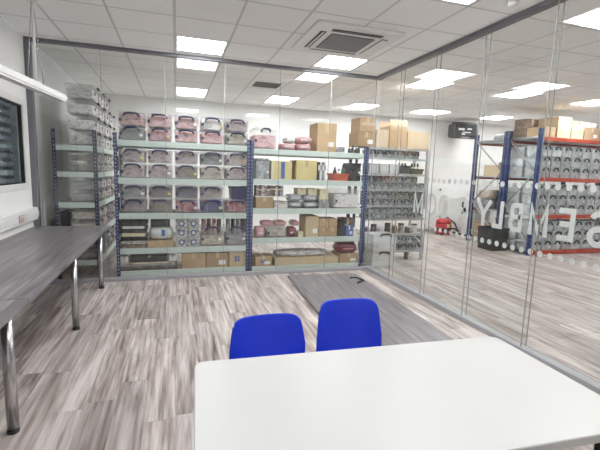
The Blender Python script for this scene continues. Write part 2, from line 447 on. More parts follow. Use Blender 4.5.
def letter_strokes(ch):
    def ell(cx, cy, rx, ry, a0, a1, n=14): return [(cx + rx * math.cos(math.radians(a0 + (a1 - a0) * k / n)), cy + ry * math.sin(math.radians(a0 + (a1 - a0) * k / n))) for k in range(n + 1)]
    return {'A': [[(0, 0), (.5, 1), (1, 0)], [(.2, .33), (.8, .33)]],
            'E': [[(1, 1), (0, 1), (0, 0), (1, 0)], [(0, .52), (.88, .52)]],
            'L': [[(0, 1), (0, 0), (1, 0)]],
            'M': [[(0, 0), (0, 1), (.5, .1), (1, 1), (1, 0)]],
            'Y': [[(0, 1), (.5, .45), (1, 1)], [(.5, .45), (.5, 0)]],
            'O': [ell(.5, .5, .5, .5, 0, 360, 28)],
            'B': [[(0, 0), (0, 1), (.55, 1)] + ell(.6, .76, .34, .24, 90, -90, 8) + [(0, .52)], [(.55, .52)] + ell(.6, .26, .4, .26, 90, -90, 8) + [(0, 0)]],
            'R': [[(0, 0), (0, 1), (.55, 1)] + ell(.58, .75, .38, .25, 90, -90, 8) + [(0, .50)], [(.5, .50), (1, 0)]],
            'S': [ell(.5, .75, .46, .25, 20, 270, 14) + ell(.5, .25, .48, .25, 90, -160, 14)[1:]]}[ch]
def letter_mesh(ch, w, h, sw=.044):
    """one letter of flat film: strokes of even width, 1 mm thick, reading along +y as seen from the hall"""
    g = G(); W, Hh = w - sw, h - sw
    for si, pl in enumerate(letter_strokes(ch)):
        p = [Vector(((u - .5) * W, v * Hh + sw / 2)) for u, v in pl]
        closed = (p[0] - p[-1]).length < 1e-6
        n = len(p); b = len(g.v)
        for i in range(n):
            d0 = (p[i] - p[i - 1]) if i else ((p[0] - p[-2]) if closed else (p[1] - p[0]))
            d1 = (p[i + 1] - p[i]) if i < n - 1 else ((p[1] - p[0]) if closed else (p[-1] - p[-2]))
            d0 = d0.normalized(); d1 = d1.normalized()
            n0 = Vector((-d0.y, d0.x)); n1 = Vector((-d1.y, d1.x)); m = (n0 + n1)
            m = m.normalized() if m.length > .05 else n0
            k = sw / 2 / max(.45, m.dot(n1))
            e = p[i] - d0 * (sw / 2 if (i == 0 and not closed) else 0) * (1 if ch in 'ELMBRAY' else 0) * .98
            if i == n - 1 and not closed and ch in 'EL': e = p[i] + d1 * (sw / 2) * .9
            if i == n - 1 and not closed and ch in 'MYAR': e = p[i] + d1 * (sw / 2) * .9
            for sgn in (1, -1):
                q = e + m * (k * sgn)
                for x in (-.0004 * si, .001 + .0004 * si): g.v.append((x, q.x, q.y))
        for i in range(n - 1):
            a, c = b + 4 * i, b + 4 * i + 4
            g.f += [[a, c, c + 2, a + 2], [a + 1, a + 3, c + 3, c + 1], [a, a + 1, c + 1, c], [a + 2, c + 2, c + 3, a + 3]]; g.sm += [False] * 4
        g.f += [[b, b + 2, b + 3, b + 1], [b + 4 * (n - 1), b + 4 * (n - 1) + 1, b + 4 * (n - 1) + 3, b + 4 * (n - 1) + 2]]; g.sm += [False] * 2
    return g.mesh('letter')
LET = [('A', 1.70, .19), ('S', 1.905, .16), ('S', 2.11, .165), ('E', 2.365, .145), ('M', 2.62, .195), ('B', 2.862, .15), ('L', 3.075, .135), ('Y', 3.262, .20), ('R', 3.60, .17), ('O', 3.885, .215), ('O', 4.13, .215), ('M', 4.40, .21)]
for ch, y, w in LET:
    o = obj('letter', letter_mesh(ch, w, .265 if ch not in 'OS' else .273), 'film', pg, (FILM_X, y, 1.033 if ch not in 'OS' else 1.029))
    o['label'] = 'white film letter ' + ch + ' seen mirrored on the glass'

# ------------------------------------------------------------------ ceiling fittings
def light_panel(x, y, where):
    t = thing('ceiling_light', 'square white lit ceiling panel, ' + where, 'ceiling light', (x, y, H), 0, 'square lit ceiling panels')
    fr = cached('light_frame', lambda: G().box(-.2825, 0, 0, .03, .595, .02).box(.2825, 0, 0, .03, .595, .02).box(0, -.2825, 0, .535, .03, .02).box(0, .2825, 0, .535, .03, .02).mesh('light_frame'))
    obj('frame', fr, 'white_plastic', t, (0, 0, .0015))
    obj('diffuser', box_mesh(.535, .535, .012), 'light_panel', t, (0, 0, .004))
for (x, y) in room_lights:
    row = {5.15: 'beside the rear glass', 2.75: 'second row from rear glass', .35: 'third row from rear glass'}[y]
    light_panel(x, y, row + (', left' if x < 1 else ', right') + ' side of room')
for (x, y) in store_lights: light_panel(x, y, 'above the back wall, ' + ('behind left rack' if x < 1 else 'behind middle rack'))
for (x, y) in hall_lights:
    light_panel(x, y, {8.15: 'by the back wall', 5.75: 'second row from back wall', 2.75: 'third row from back wall'}[y] + ', ' + {3.9: 'first', 5.7: 'second', 7.5: 'third', 9.3: 'fourth'}[x] + ' column beyond right glass')

ac = thing('ceiling_air_conditioner', 'white square ceiling cassette air conditioner with grey centre grille', 'air conditioner', (1.785, 4.275, H - .032))
S_ = .48
def rr(cx, cy, w, h, r, n=4):
    pts = []
    for qx, qy, a0 in ((1, 1, 0), (-1, 1, 90), (-1, -1, 180), (1, -1, 270)):
        for k in range(n + 1):
            t = math.radians(a0 + 90 * k / n); pts.append((cx + qx * (w / 2 - r) + r * math.cos(t), cy + qy * (h / 2 - r) + r * math.sin(t)))
    return pts
obj('fascia', G().slab(rr(0, 0, .96, .96, .03), 0, .032).mesh('fascia', .006), 'white_plastic', ac)
gr = obj('intake_grille', G().slab(rr(0, 0, .50, .50, .02), -.006, .002).mesh('grille'), 'grille_grey', ac)
for k in range(15):
    bx('grille_slat', -.235, .235, -.232 + k * .0325, -.222 + k * .0325, -.010, -.0062, 'track_grey', gr)
for k in range(4):
    a = k * PI / 2
    sl = obj('air_outlet', G().box(0, .345, -.002, .56, .062, .006).mesh('outlet'), 'dark_grey', ac, (0, 0, -.0025), (0, 0, a))
    if k == 1: obj('flap', G().box(0, .345, -.008, .54, .016, .005).mesh('flap'), 'white_plastic', sl)
    if k in (0, 3):
        obj('flap', G().box(0, .345, -.010, .57, .066, .004).mesh('flap'), 'white_plastic', sl, (0, 0, 0))

vt = thing('ceiling_vent', 'square slatted air vent in store ceiling behind glass', 'vent', (VENT[0], VENT[1] - .0, H))
obj('frame', G().box(-.26, 0, 0, .07, .59, .015).box(.26, 0, 0, .07, .59, .015).box(0, -.26, 0, .45, .07, .015).box(0, .26, 0, .45, .07, .015).mesh('vent_frame'), 'ceiling_tile', vt, (0, 0, .001))
bx('duct', -.225, .225, -.225, .225, .012, .02, 'dark_grey', vt)
for k in range(9): bx('slat', -.225, .225, -.21 + k * .05, -.19 + k * .05, .002, .008, 'grille_grey', vt)

sd = thing('smoke_detector', 'small round white smoke detector on ceiling beside glass', 'smoke detector', (2.66, 2.83, H))
obj('base', G().lathe([(.05, 0), (.05, -.012)]).mesh('sd_base'), 'white_plastic', sd)
obj('sensor_head', G().lathe([(.042, -.012), (.040, -.03), (.02, -.04)]).mesh('sd_head'), 'white_plastic', sd)

# pendant strip light over the desk
px_ = -1.205
pl = thing('pendant_light', 'long white strip light hanging above the dark desk', 'pendant light', (px_, 0, 0))
TILT = .045
obj('housing', G().box(0, -1.125, -.03, .09, 2.25, .06).mesh('housing', .006), 'white_plastic', pl, (0, 5.2, 2.25), (TILT, 0, 0))
obj('diffuser', G().box(0, -1.125, -.042, .076, 2.21, .0115).mesh('diffuser'), 'white_plastic', pl, (0, 5.2, 2.25), (TILT, 0, 0))
for y in (4.31, 3.05):
    zt_ = 2.281 - (5.2 - y) * TILT
    bx('bracket', -.03, .03, y - .05, y + .05, zt_ - .003, zt_ + .022, 'white_plastic', pl, .004)
    obj('suspension_cable', G().tube([(0, y, zt_ + .02), (0, y, H + .001)], .011, 8).mesh('cable'), 'white_plastic', pl)
    for s in (-1, 1):
        obj('suspension_wire', G().tube([(0, y + s * .22, zt_ + s * .22 * TILT), (0, y + s * .02, H - .02)], .0028, 6).mesh('wire'), 'chrome', pl)
    obj('ceiling_rose', G().lathe([(.045, H - .03), (.04, H - .002)], 16, 0, y).mesh('rose'), 'white_plastic', pl)

# ------------------------------------------------------------------ desks along the left wall
def desk(y0, y1, legs, label):
    t = thing('desk', label, 'desk', (0, 0, 0), 0, 'dark desks along the left wall')
    top = bx('desktop', XL + .005, -.81, y0, y1, .722, .75, 'desk_laminate', t, .002)
    for y in legs:
        for x in (-.895, -1.58):
            lg = obj('leg', G().tube([(0, 0, .02), (0, 0, .722)], .03, 20).mesh('leg'), 'chrome', t, (x, y, 0))
            obj('foot', G().tube([(0, 0, 0), (0, 0, .02)], .031, 20).mesh('foot'), 'black_plastic', lg)
            obj('mounting_plate', box_mesh(.1, .1, .006), 'chrome', lg, (0, 0, .7155))
    bx('frame_rail', -1.56, -1.52, y0 + .1, y1 - .1, .68, .715, 'dark_grey', t)
desk(2.553, 5.565, (3.97, 5.30), 'long dark wood grain desk running to the rear glass')
desk(-.45, 2.548, (2.46, .2), 'dark wood grain desk nearest the viewer by left wall')

# dark board lying on the floor
bd = thing('floor_board', 'dark grey wood grain board lying flat on the floor', 'board', (2.0, 4.3, 0))
ang = math.atan2(.08, 2.2)
obj('board', box_mesh(1.04, 2.6, .028, .002), 'desk_laminate', bd, (-.025, -.25, .0005), (0, 0, -.052))
obj('surface_bracket', G().tube([(-.10, .13, 0), (.0, .14, 0), (.045, -.03, 0), (-.10, -.12, 0)], .009, 6).mesh('bracket'), 'black_plastic', bd, (.455, .62, .0375))

# ------------------------------------------------------------------ white table
TZ = .74
tb = thing('table', 'white rectangular table with rounded corners in the foreground', 'table', (.770, 1.185, 0), math.radians(-2.6))
top = obj('tabletop', G().slab(rr(0, 0, 1.445, .715, .04, 6), TZ - .032, TZ).mesh('tabletop', .003), 'white_laminate', tb)
for sx in (-1, 1):
    for sy in (-1, 1):
        lg = obj('leg', G().tube([(0, 0, .012), (0, 0, TZ - .045)], .017, 14).mesh('leg'), 'black_plastic', tb, (sx * .63, sy * .27, 0))
        obj('foot', G().tube([(0, 0, 0), (0, 0, .012)], .019, 14).mesh('foot'), 'dark_grey', lg)
for sy in (-1, 1): bx('apron_rail', -.63, .63, sy * .27 - .012, sy * .27 + .012, TZ - .066, TZ - .0325, 'black_plastic', tb)
for sx in (-1, 1): bx('end_rail', sx * .63 - .012, sx * .63 + .012, -.27 + .013, .27 - .013, TZ - .066, TZ - .0325, 'black_plastic', tb)

# ------------------------------------------------------------------ blue chairs
def chair(label, loc, rz, hs=1.0, ws=1.0):
    t = thing('chair', label, 'chair', loc, rz, 'blue chairs behind the white table')
    # profile from front lip over the seat and up the back: (y, z, half width)
    prof = [(-.225, .415, .155), (-.222, .432, .175), (-.20, .446, .19), (-.12, .448, .198), (0, .436, .20), (.10, .430, .196), (.15, .436, .19), (.185, .462, .187), (.20, .51, .190), (.212, .57, .194), (.222, .63, .193), (.230, .69, .186), (.235, .73, .181), (.239, .760, .176), (.2415, .780, .168), (.243, .793, .156), (.2445, .801, .139), (.245, .804, .118)]
    bm = bmesh.new(); rows = []
    nu = 16
    for (y, z, w) in prof:
        if z > .5: z = .5 + (z - .5) * hs
        r = []
        back = min(1, max(0, (z - .45) / .15))
        for k in range(nu + 1):
            u = -1 + 2 * k / nu
            yy = y - .045 * back * abs(u * w / .19) ** 2.2
            zz = z + (1 - back) * .018 * (abs(u) ** 3)
            r.append(bm.verts.new((u * w * ws, yy, zz)))
        rows.append(r)
    rows_co = [[tuple(v.co) for v in r] for r in rows]
    for a, b in zip(rows, rows[1:]):
        for k in range(nu):
            f = bm.faces.new((a[k], a[k + 1], b[k + 1], b[k])); f.smooth = True
    bmesh.ops.recalc_face_normals(bm, faces=bm.faces)
    me = bpy.data.meshes.new('shell'); bm.to_mesh(me); bm.free(); me.materials.append(None)
    sh = obj('seat_shell', me, 'blue_poly', t)
    so = sh.modifiers.new('thick', 'SOLIDIFY'); so.thickness = .012; so.offset = 0
    bv = sh.modifiers.new('edge', 'BEVEL'); bv.width = .004; bv.segments = 3; bv.limit_method = 'ANGLE'; bv.angle_limit = math.radians(50)
    edge = [rows_co[i][0] for i in range(len(prof))] + rows_co[-1][1:] + [rows_co[i][nu] for i in range(len(prof) - 2, -1, -1)] + rows_co[0][nu - 1:0:-1]
    obj('rolled_rim', G().tube(edge + edge[:1], .0066, 8).mesh('rim'), 'blue_poly', sh)
    for sx in (-1, 1):
        fl = obj('leg', G().tube([(sx * .14, -.10, .420), (sx * .165, -.17, .405), (sx * .185, -.20, .36), (sx * .205, -.23, .01)], .0115, 10).mesh('leg'), 'galvanised', t)
        bl = obj('leg', G().tube([(sx * .14, .10, .412), (sx * .165, .16, .40), (sx * .18, .19, .36), (sx * .20, .26, .01)], .0115, 10).mesh('leg'), 'galvanised', t)
        obj('foot', G().tube([(sx * .205, -.23, 0), (sx * .205, -.23, .03)], .014, 10).mesh('foot'), 'black_plastic', fl)
        obj('foot', G().tube([(sx * .20, .26, 0), (sx * .20, .26, .03)], .014, 10).mesh('foot'), 'black_plastic', bl)
        obj('side_rail', G().tube([(sx * .14, -.10, .420), (sx * .14, .10, .412)], .011, 8).mesh('rail'), 'galvanised', t)
chair('blue plastic chair on the left, standing lower behind the white table', (.458, 1.74, 0), math.radians(2), .845, 1.02)
chair('blue plastic chair on the right, its back higher behind the white table', (.882, 1.70, 0), math.radians(-3), 1.075, .94)

# ------------------------------------------------------------------ racking
def boltless_rack(name, label, x0, x1, y0, y1, levels, top, um, bm_, bh=.082, board='shelf_board', ex=None):
    t = thing(name, label, 'rack', (0, 0, 0))
    for x, s in ((x0, 1), (x1, -1)):
        for y, q in ((y0, 1), (y1, -1)):
            me = cached(('upr', round(top, 3), s, q), lambda: G().box(0, 0, 0, .045, .003, top).box(-s * .021, q * .021, 0, .003, .042, top).mesh('upright'))
            u = obj('upright', me, um, t, (x + s * .0225, y, 0))
            obj('foot_plate', box_mesh(.05, .05, .006), 'black_plastic', u, (0, q * .02, 0))
    for z in levels:
        for y, q in ((y0, 1), (y1, -1)):
            bx('beam', x0 + .004, x1 - .004, y + .002 if q > 0 else y - .022, y + .022 if q > 0 else y - .002, z - bh, z, bm_, t, .002)
        for x, s in ((x0, 1), (x1, -1)):
            bx('end_beam', min(x + s * .0035, x + s * .021), max(x + s * .0035, x + s * .021), y0 + .024, y1 - .024, z - bh, z, bm_, t, .002)
        bx('shelf', x0 + .022, x1 - .022, y0 + .023, y1 - .023, z - .018, z - .001, board, t)
    return t
LV1 = [1.86, 1.36, .88, .39, .07]
LV2 = [1.83, 1.39, .95, .50, .06]
RY0, RY1 = 5.83, 6.40
boltless_rack('storage_rack', 'blue rack with five shelves of clear boxes, left of the two wide racks', -.785, 1.035, RY0, RY1, LV1, 1.95, 'upright_blue', 'beam_green')
boltless_rack('storage_rack', 'blue rack with cardboard and bags, between clear box rack and grey rack', 1.042, 2.90, RY0, RY1, LV2, 1.93, 'upright_blue', 'beam_green')
LVS = [1.76, 1.42, 1.02, .62, .24]
boltless_rack('storage_rack', 'narrow navy rack end standing by the left wall', -1.50, -.985, 5.83, 7.95, LVS, 1.96, 'upright_navy', 'beam_green', .07)

# ------------------------------------------------------------------ storage boxes
def arc(w, h, n=8, y=0.0):
    pts = []
    for k in range(n + 1):
        t = PI * k / n; pts.append((-w / 2 * math.cos(t), y, h * min(1, math.sin(t) * 1.25)))
    return pts
def storage_box(label, x, y, z, w, d, h, fill, body='clear_plastic', handle='handle_blue', rz=0, group=None, fill_h=.8, sticker=None, latch=True, name='storage_box', hw=.58, hh=.26, lid=True):
    """lidded plastic box, front towards -y; x, y = centre of its front edge"""
    t = thing(name, label, 'storage box', (x, y, z), rz, group)
    def body_mesh():
        g = G(); k = .95; th = .004; zt = h * .86
        def ring(zz, kk, o): return [(-(w / 2 - o) * kk, d / 2 - (d / 2 - o) * kk, zz), ((w / 2 - o) * kk, d / 2 - (d / 2 - o) * kk, zz), ((w / 2 - o) * kk, d / 2 + (d / 2 - o) * kk, zz), (-(w / 2 - o) * kk, d / 2 + (d / 2 - o) * kk, zz)]
        R = [ring(0, k * .97, .004), ring(.01, k, .004), ring(zt, .985, .004), ring(zt + .012, 1, 0), ring(zt + .012, .97, .006), ring(.012, k * .97, .009)]
        for r in R: g.v += r
        for a in range(len(R) - 1):
            for i in range(4):
                g.f.append([a * 4 + i, a * 4 + (i + 1) % 4, a * 4 + 4 + (i + 1) % 4, a * 4 + 4 + i]); g.sm.append(False)
        g.f.append([3, 2, 1, 0]); g.sm.append(False)
        n = (len(R) - 1) * 4; g.f.append([n, n + 1, n + 2, n + 3]); g.sm.append(False)
        return g.mesh('box_body')
    zt = h * .86 + .012
    obj('body', cached(('sb', round(w, 3), round(d, 3), round(h, 3)), body_mesh), body, t)
    if lid:
        obj('lid', cached(('sl', round(w, 3), round(d, 3), round(h, 3)), lambda: G().box(0, d / 2, 0, w, d, .35 * (h - zt)).box(0, d / 2, .35 * (h - zt), w * .86, d * .86, .6 * (h - zt)).mesh('box_lid')), body, t, (0, 0, zt + .0005))
    if fill:
        fh = (zt - .03) * fill_h
        obj('contents', box_mesh(w * .90, d * .88, fh, min(.02, fh * .2), .97, 2), 'fill_' + fill, t, (0, d / 2, .014))
    if handle:
        hm = cached(('sh', round(w, 3), round(h, 3), hw, hh), lambda: G().tube(arc(w * hw, h * hh), min(.015, h * .08), 6).mesh('box_handle'))
        obj('handle', hm, handle, t, (0, -min(.015, h * .08) - .001, h * .985 - h * hh - min(.015, h * .08)))
    if latch:
        obj('latch', box_mesh(.035, .012, .04, .003), handle or 'handle_black', t, (-w * .40, -.006, h * .30))
    if sticker:
        obj('sticker', box_mesh(.035, .002, .035), sticker, t, (w * .34, -.001 + .004, h * .28))
    return t

SHN = ['top', 'second', 'third', 'fourth', 'bottom']
pitch = .352
def box_x(i): return -.735 + pitch * (i + .5)
FILL = {0: [['pink', 'pink', 'pink', 'pale', 'greypink'], ['grey', 'rose', 'pink', 'pink', 'beige']],
        1: [['greypink', 'greypink', 'greypink', 'grey', 'greypink'], ['greypink', 'greypink', 'brown', 'beige', 'greypink']],
        2: [['grey', 'plum', 'purple', 'greypink', None], ['mauve', 'brown', 'red', 'purple', 'red']]}
for lv in (0, 1, 2):
    for r, rn in ((0, 'upper'), (1, 'lower')):
        for i in range(5):
            if lv == 2 and r == 0 and i == 4: continue
            hgt = (.185, .197, .192)[lv]
            f = FILL[lv][r][i]
            storage_box(f'clear handled box, {rn} row, {ORD[i]} from left, {SHN[lv]} shelf of left wide rack',
                        box_x(i), RY0 + .02 + random.uniform(0, .015), LV1[lv] + (hgt + .0015 if r == 0 else .001), .338, .46, hgt, f,
                        group='clear boxes with blue handles on the left wide rack', sticker=[None, 'sticker_yellow', 'sticker_white', None][(i * 3 + lv + r * 2) % 4], fill_h=1.0)
# purple bin at the right of the third shelf, and purple bags
def tub(name, label, cat, x0, x1, y0, y1, z0, z1, m, rim='handle_black'):
    w, d, h = x1 - x0, y1 - y0, z1 - z0
    t = thing(name, label, cat, ((x0 + x1) / 2, (y0 + y1) / 2, z0))
    g = G()
    def ring(zz, k, o): return [(-(w / 2 - o) * k, -(d / 2 - o) * k, zz), ((w / 2 - o) * k, -(d / 2 - o) * k, zz), ((w / 2 - o) * k, (d / 2 - o) * k, zz), (-(w / 2 - o) * k, (d / 2 - o) * k, zz)]
    R = [ring(0, .88, 0), ring(h, .98, 0), ring(h, .98, .008), ring(.012, .88, .008)]
    for r in R: g.v += r
    for a in range(3):
        for i in range(4): g.f.append([a * 4 + i, a * 4 + (i + 1) % 4, a * 4 + 4 + (i + 1) % 4, a * 4 + 4 + i]); g.sm.append(False)
    g.f += [[3, 2, 1, 0], [12, 13, 14, 15]]; g.sm += [False, False]
    obj('body', g.mesh('tub'), m, t)
    obj('rim', G().box(0, -d / 2, h - .02, w, .012, .022).box(0, d / 2, h - .02, w, .012, .022).box(-w / 2, 0, h - .02, .012, d - .012, .022).box(w / 2, 0, h - .02, .012, d - .012, .022).mesh('rim'), rim, t)
    return t
tub('plastic_tub', 'dark purple plastic tub on top of a red filled clear box', 'tub', .77, 1.0, RY0 + .03, RY0 + .38, LV1[2] + .194, LV1[2] + .375, 'navy_plastic', 'navy_plastic')

def pillow_mesh(w, d, h, seed):
    r = random.Random(seed); g = G(); nu, nv = 14, 8
    for j in range(nv + 1):
        p = -PI / 2 + PI * j / nv
        for i in range(nu):
            q = 2 * PI * i / nu
            def se(v, e): return math.copysign(abs(v) ** e, v)
            k = 1 + r.uniform(-.07, .07)
            g.v.append((w / 2 * se(math.cos(p), .45) * se(math.cos(q), .5) * k, d / 2 * se(math.cos(p), .45) * se(math.sin(q), .5) * k, h / 2 + h / 2 * se(math.sin(p), .7)))
    for j in range(nv):
        for i in range(nu): g.f.append([j * nu + i, j * nu + (i + 1) % nu, (j + 1) * nu + (i + 1) % nu, (j + 1) * nu + i]); g.sm.append(True)
    return g.mesh('bag')
def bag(name, label, cat, x0, x1, y0, y1, z0, z1, m, seal=None, group=None):
    t = thing(name, label, cat, ((x0 + x1) / 2, (y0 + y1) / 2, z0), 0, group)
    w, d, h = x1 - x0, y1 - y0, z1 - z0
    obj('pack', pillow_mesh(w * .97, d * .97, h, len(bpy.data.objects)), m, t)
    if seal: obj('seal_strip', box_mesh(w * .5, .006, min(.02, h * .3), .001), seal, t, (0, -d * .485, h * .40))
    return t

def carton(label, x0, x1, y0, y1, z0, z1, m='cardboard', tape='tape', mark=None, open_top=False, name='cardboard_box', cat='box', group=None, lbl=None, rz=0):
    w, d, h = x1 - x0, y1 - y0, z1 - z0
    t = thing(name, label, cat, ((x0 + x1) / 2, (y0 + y1) / 2, z0), rz, group)
    obj('body', box_mesh(w, d, h - .004, .003), m, t)
    if tape:
        tw = min(.05, w * .2)
        obj('tape', G().box(0, 0, h - .0038, tw, d, .0012).box(0, -d / 2 - .0006, h * .62, tw, .0012, h * .38 - .003).mesh('tape'), tape, t)
    fl = G().box(0, -d / 4 - .001, h - .0039, w - .002, d / 2 - .003, .0035 if not tape else .0001).mesh('flap') if not tape else None
    if fl: obj('flap', fl, m, t)
    if lbl: obj('paper_label', box_mesh(min(w * .35, .1), .0016, min(h * .3, .07)), lbl, t, (w * .22, -d / 2 - .0009, h * .18))
    if mark: obj('printed_mark', G().box(-w * .12, -d / 2 - .0007, h * .30, w * .10, .0014, h * .4).box(w * .04, -d / 2 - .0007, h * .36, w * .14, .0014, h * .12).box(w * .04, -d / 2 - .0007, h * .54, w * .10, .0014, h * .14).mesh('mark'), mark, t)
    if open_top:
        obj('raised_flap', box_mesh(w, .005, .11), 'cardboard_pale', t, (0, -d / 2 + .003, h - .004), (-.12, 0, 0))
        obj('raised_flap', box_mesh(w, .005, .11), m, t, (0, d / 2 - .003, h - .004), (-.25, 0, 0))
    return t

Y0 = RY0 + .025
# purple bags tucked between boxes on the third shelf are fillings of the boxes; fourth shelf of the left wide rack
z = LV1[3] + .0005
tones = [('fill_brown', .30), ('paper_print', .33), ('black_plastic', .34), ('cream_card', .30), ('dark_grey', .33), ('sticker_white', .28), ('dark_grey', .34)]
hts = [.055, .045, .06, .05, .06, .035, .07]
desc = ['brown', 'printed', 'black', 'cream', 'dark grey', 'white', 'long charcoal']
zz = z
for k, ((m, w), hh) in enumerate(zip(tones, hts)):
    t = thing('flat_case', f'flat {desc[k]} case, {ORD[k]} up in the stack on fourth shelf at far left', 'case', (-.565, Y0 + .2, zz), 0, 'flat cases stacked on the fourth shelf')
    obj('body', box_mesh(w, .4, hh - .012, .004), m, t)
    obj('lid', box_mesh(w + .006, .406, .0095, .003), m, t, (0, 0, hh - .0115))
    zz += hh
carton('shallow cardboard tray under the white packet on fourth shelf', -.39, -.05, Y0 - .0, Y0 + .4, z, z + .10, 'cardboard', lbl=None)
b = bag('packet', 'white packet with blue mark on a cardboard tray, fourth shelf', 'packet', -.375, -.04, Y0 + .0, Y0 + .38, z + .101, z + .29, 'bag_pale')
obj('printed_mark', box_mesh(.05, .003, .09), 'print_blue', b, (.03, -.1845, .06))
carton('dark box on top of the white packet, fourth shelf of left wide rack', -.345, -.09, Y0 + .03, Y0 + .36, z + .2905, z + .395, 'dark_grey', tape=None)
for c in range(2):
    for r in range(3):
        x0 = -.012 + c * .166; t = thing('printed_pack', f'patterned pack in {["left", "right"][c]} pile, {["lowest", "middle", "topmost"][r]} of three, fourth shelf', 'pack', (x0 + .082, Y0 + .15, z + r * .136), 0, 'patterned packs piled on the fourth shelf')
        obj('body', box_mesh(.162, .30, .134, .006), 'paper_print', t)
        obj('printed_mark', G().tube([(0, -.1512, .066), (0, -.150, .066)], .045, 16).mesh('round_mark'), 'print_blue', t)
        obj('printed_centre', G().tube([(0, -.1525, .066), (0, -.1513, .066)], .024, 14).mesh('round_mark'), 'cream_card', t)
for k, (a, b_) in enumerate(((.325, .665), (.685, 1.02))):
    storage_box(f'open clear box holding {["brown rolls", "dark rolls"][k]}, fourth shelf of left wide rack', (a + b_) / 2, Y0, z, .33, .42, .30, ['beige', 'grey'][k], fill_h=.55, group='open clear boxes with rolls', hh=.2, sticker='sticker_white', lid=False)
    for q in range(4):
        t = thing('fabric_roll', f'{["brown", "charcoal"][k]} roll standing in open clear box, {ORD[q]} from left', 'roll', ((a + b_) / 2 - .11 + q * .075, Y0 + .16, z + .16), 0, 'rolls in the open clear boxes')
        obj('roll', G().lathe([(.03, 0), (.032, .02), (.032, .215), (.029, .225)], 12).mesh('roll'), ['fill_brown', 'dark_grey'][k] if q % 2 else ['fill_rose', 'fill_grey'][k], t)
        obj('core', G().lathe([(.012, .2255), (.012, .228)], 10).mesh('core'), 'cardboard', t)
# bottom shelf of the left wide rack
z = LV1[4] + .0005
for k in range(3):
    t = thing('boxed_flatpack', f'long flat {["brown", "grey", "beige"][k]} pack, {["lowest", "middle", "topmost"][k]} of three on bottom shelf', 'panel', (-.375, Y0 + .2, z + k * .037), 0, 'flat panels on the bottom shelf')
    obj('panel', box_mesh(.76 - .03 * k, .42, .032, .003), ['fill_brown', 'fill_grey', 'fill_beige'][k], t)
    obj('edge_strip', box_mesh(.76 - .03 * k, .004, .006), 'dark_grey', t, (0, -.2125, .012))
cs = thing('long_case', 'long dark case lying on flat panels, bottom shelf', 'case', (-.37, Y0 + .18, z + .1115))
obj('body', box_mesh(.50, .3, .075, .01, 1, 2), 'dark_grey', cs); obj('lid', box_mesh(.504, .304, .04, .012, 1, 2), 'black_plastic', cs, (0, 0, .0755)); obj('clasp', box_mesh(.04, .006, .03), 'chrome', cs, (0, -.155, .062))
for k, x in enumerate((-.695, -.055)):
    carton(f'small white carton {["left", "right"][k]} of the long dark case, bottom shelf', x - .05, x + .05, Y0 + .02, Y0 + .14, z + .112, z + .20, 'sticker_white', 'tape')
carton('cardboard box with taped seam right of the flat panels, bottom shelf', .07, .405, Y0, Y0 + .4, z, z + .225, 'cardboard', lbl=None)
carton('cardboard box with white paper label, middle of three on bottom shelf', .415, .735, Y0, Y0 + .4, z, z + .222, 'cardboard', lbl='sticker_white')
carton('cardboard box with blue printed mark by the blue upright, bottom shelf', .745, 1.01, Y0, Y0 + .4, z, z + .235, 'cardboard_pale', mark='print_blue')

# middle rack: top shelf
z = LV2[0] + .0005
storage_box('large clear box of pink packs alone on top of the middle rack', 1.265, Y0, z, .36, .42, .31, 'pink', hw=.36, hh=.16, fill_h=.75)
bag('fabric_pack', 'pink pack, lower left of the pile on the middle rack top', 'pack', 1.50, 1.74, Y0, Y0 + .3, z, z + .105, 'bag_pink', 'bag_pale', 'pink packs on the middle rack')
bag('fabric_pack', 'pink pack, lower right of the pile beside tall cardboard box', 'pack', 1.75, 1.99, Y0, Y0 + .3, z, z + .105, 'bag_pink', 'bag_pale', 'pink packs on the middle rack')
bag('fabric_pack', 'pink pack on top of the pile beside tall cardboard box', 'pack', 1.745, 2.00, Y0, Y0 + .3, z + .105, z + .215, 'bag_pink', 'bag_pale', 'pink packs on the middle rack')
bag('fabric_pack', 'pale grey pack on top of a pink one, middle rack top', 'pack', 1.57, 1.735, Y0, Y0 + .28, z + .105, z + .20, 'bag_pale', None, 'pink packs on the middle rack')
carton('tall cardboard box with printed marks on top of the middle rack', 2.07, 2.385, Y0, Y0 + .40, z, z + .435, 'cardboard', lbl='sticker_white', mark=None)
storage_box('small low clear box right of the tall cardboard box', 2.48, Y0 + .02, z, .15, .2, .085, 'grey', hh=.5, latch=False)
for k, (x, hh) in enumerate(((2.635, .09), (2.69, .12), (2.745, .08), (2.80, .10))):
    t = thing('tool_bottle', f'dark bottle, {ORD[k]} from left at right end of middle rack top', 'bottle', (x, Y0 + .06, z), 0, 'dark bottles on the middle rack top')
    obj('body', G().lathe([(.022, 0), (.024, .01), (.024, hh * .6), (.012, hh * .8)], 12).mesh('bottle'), 'dark_grey', t)
    obj('cap', G().lathe([(.012, hh * .8), (.012, hh)], 10).mesh('cap'), 'handle_blue' if k % 2 else 'track_grey', t)
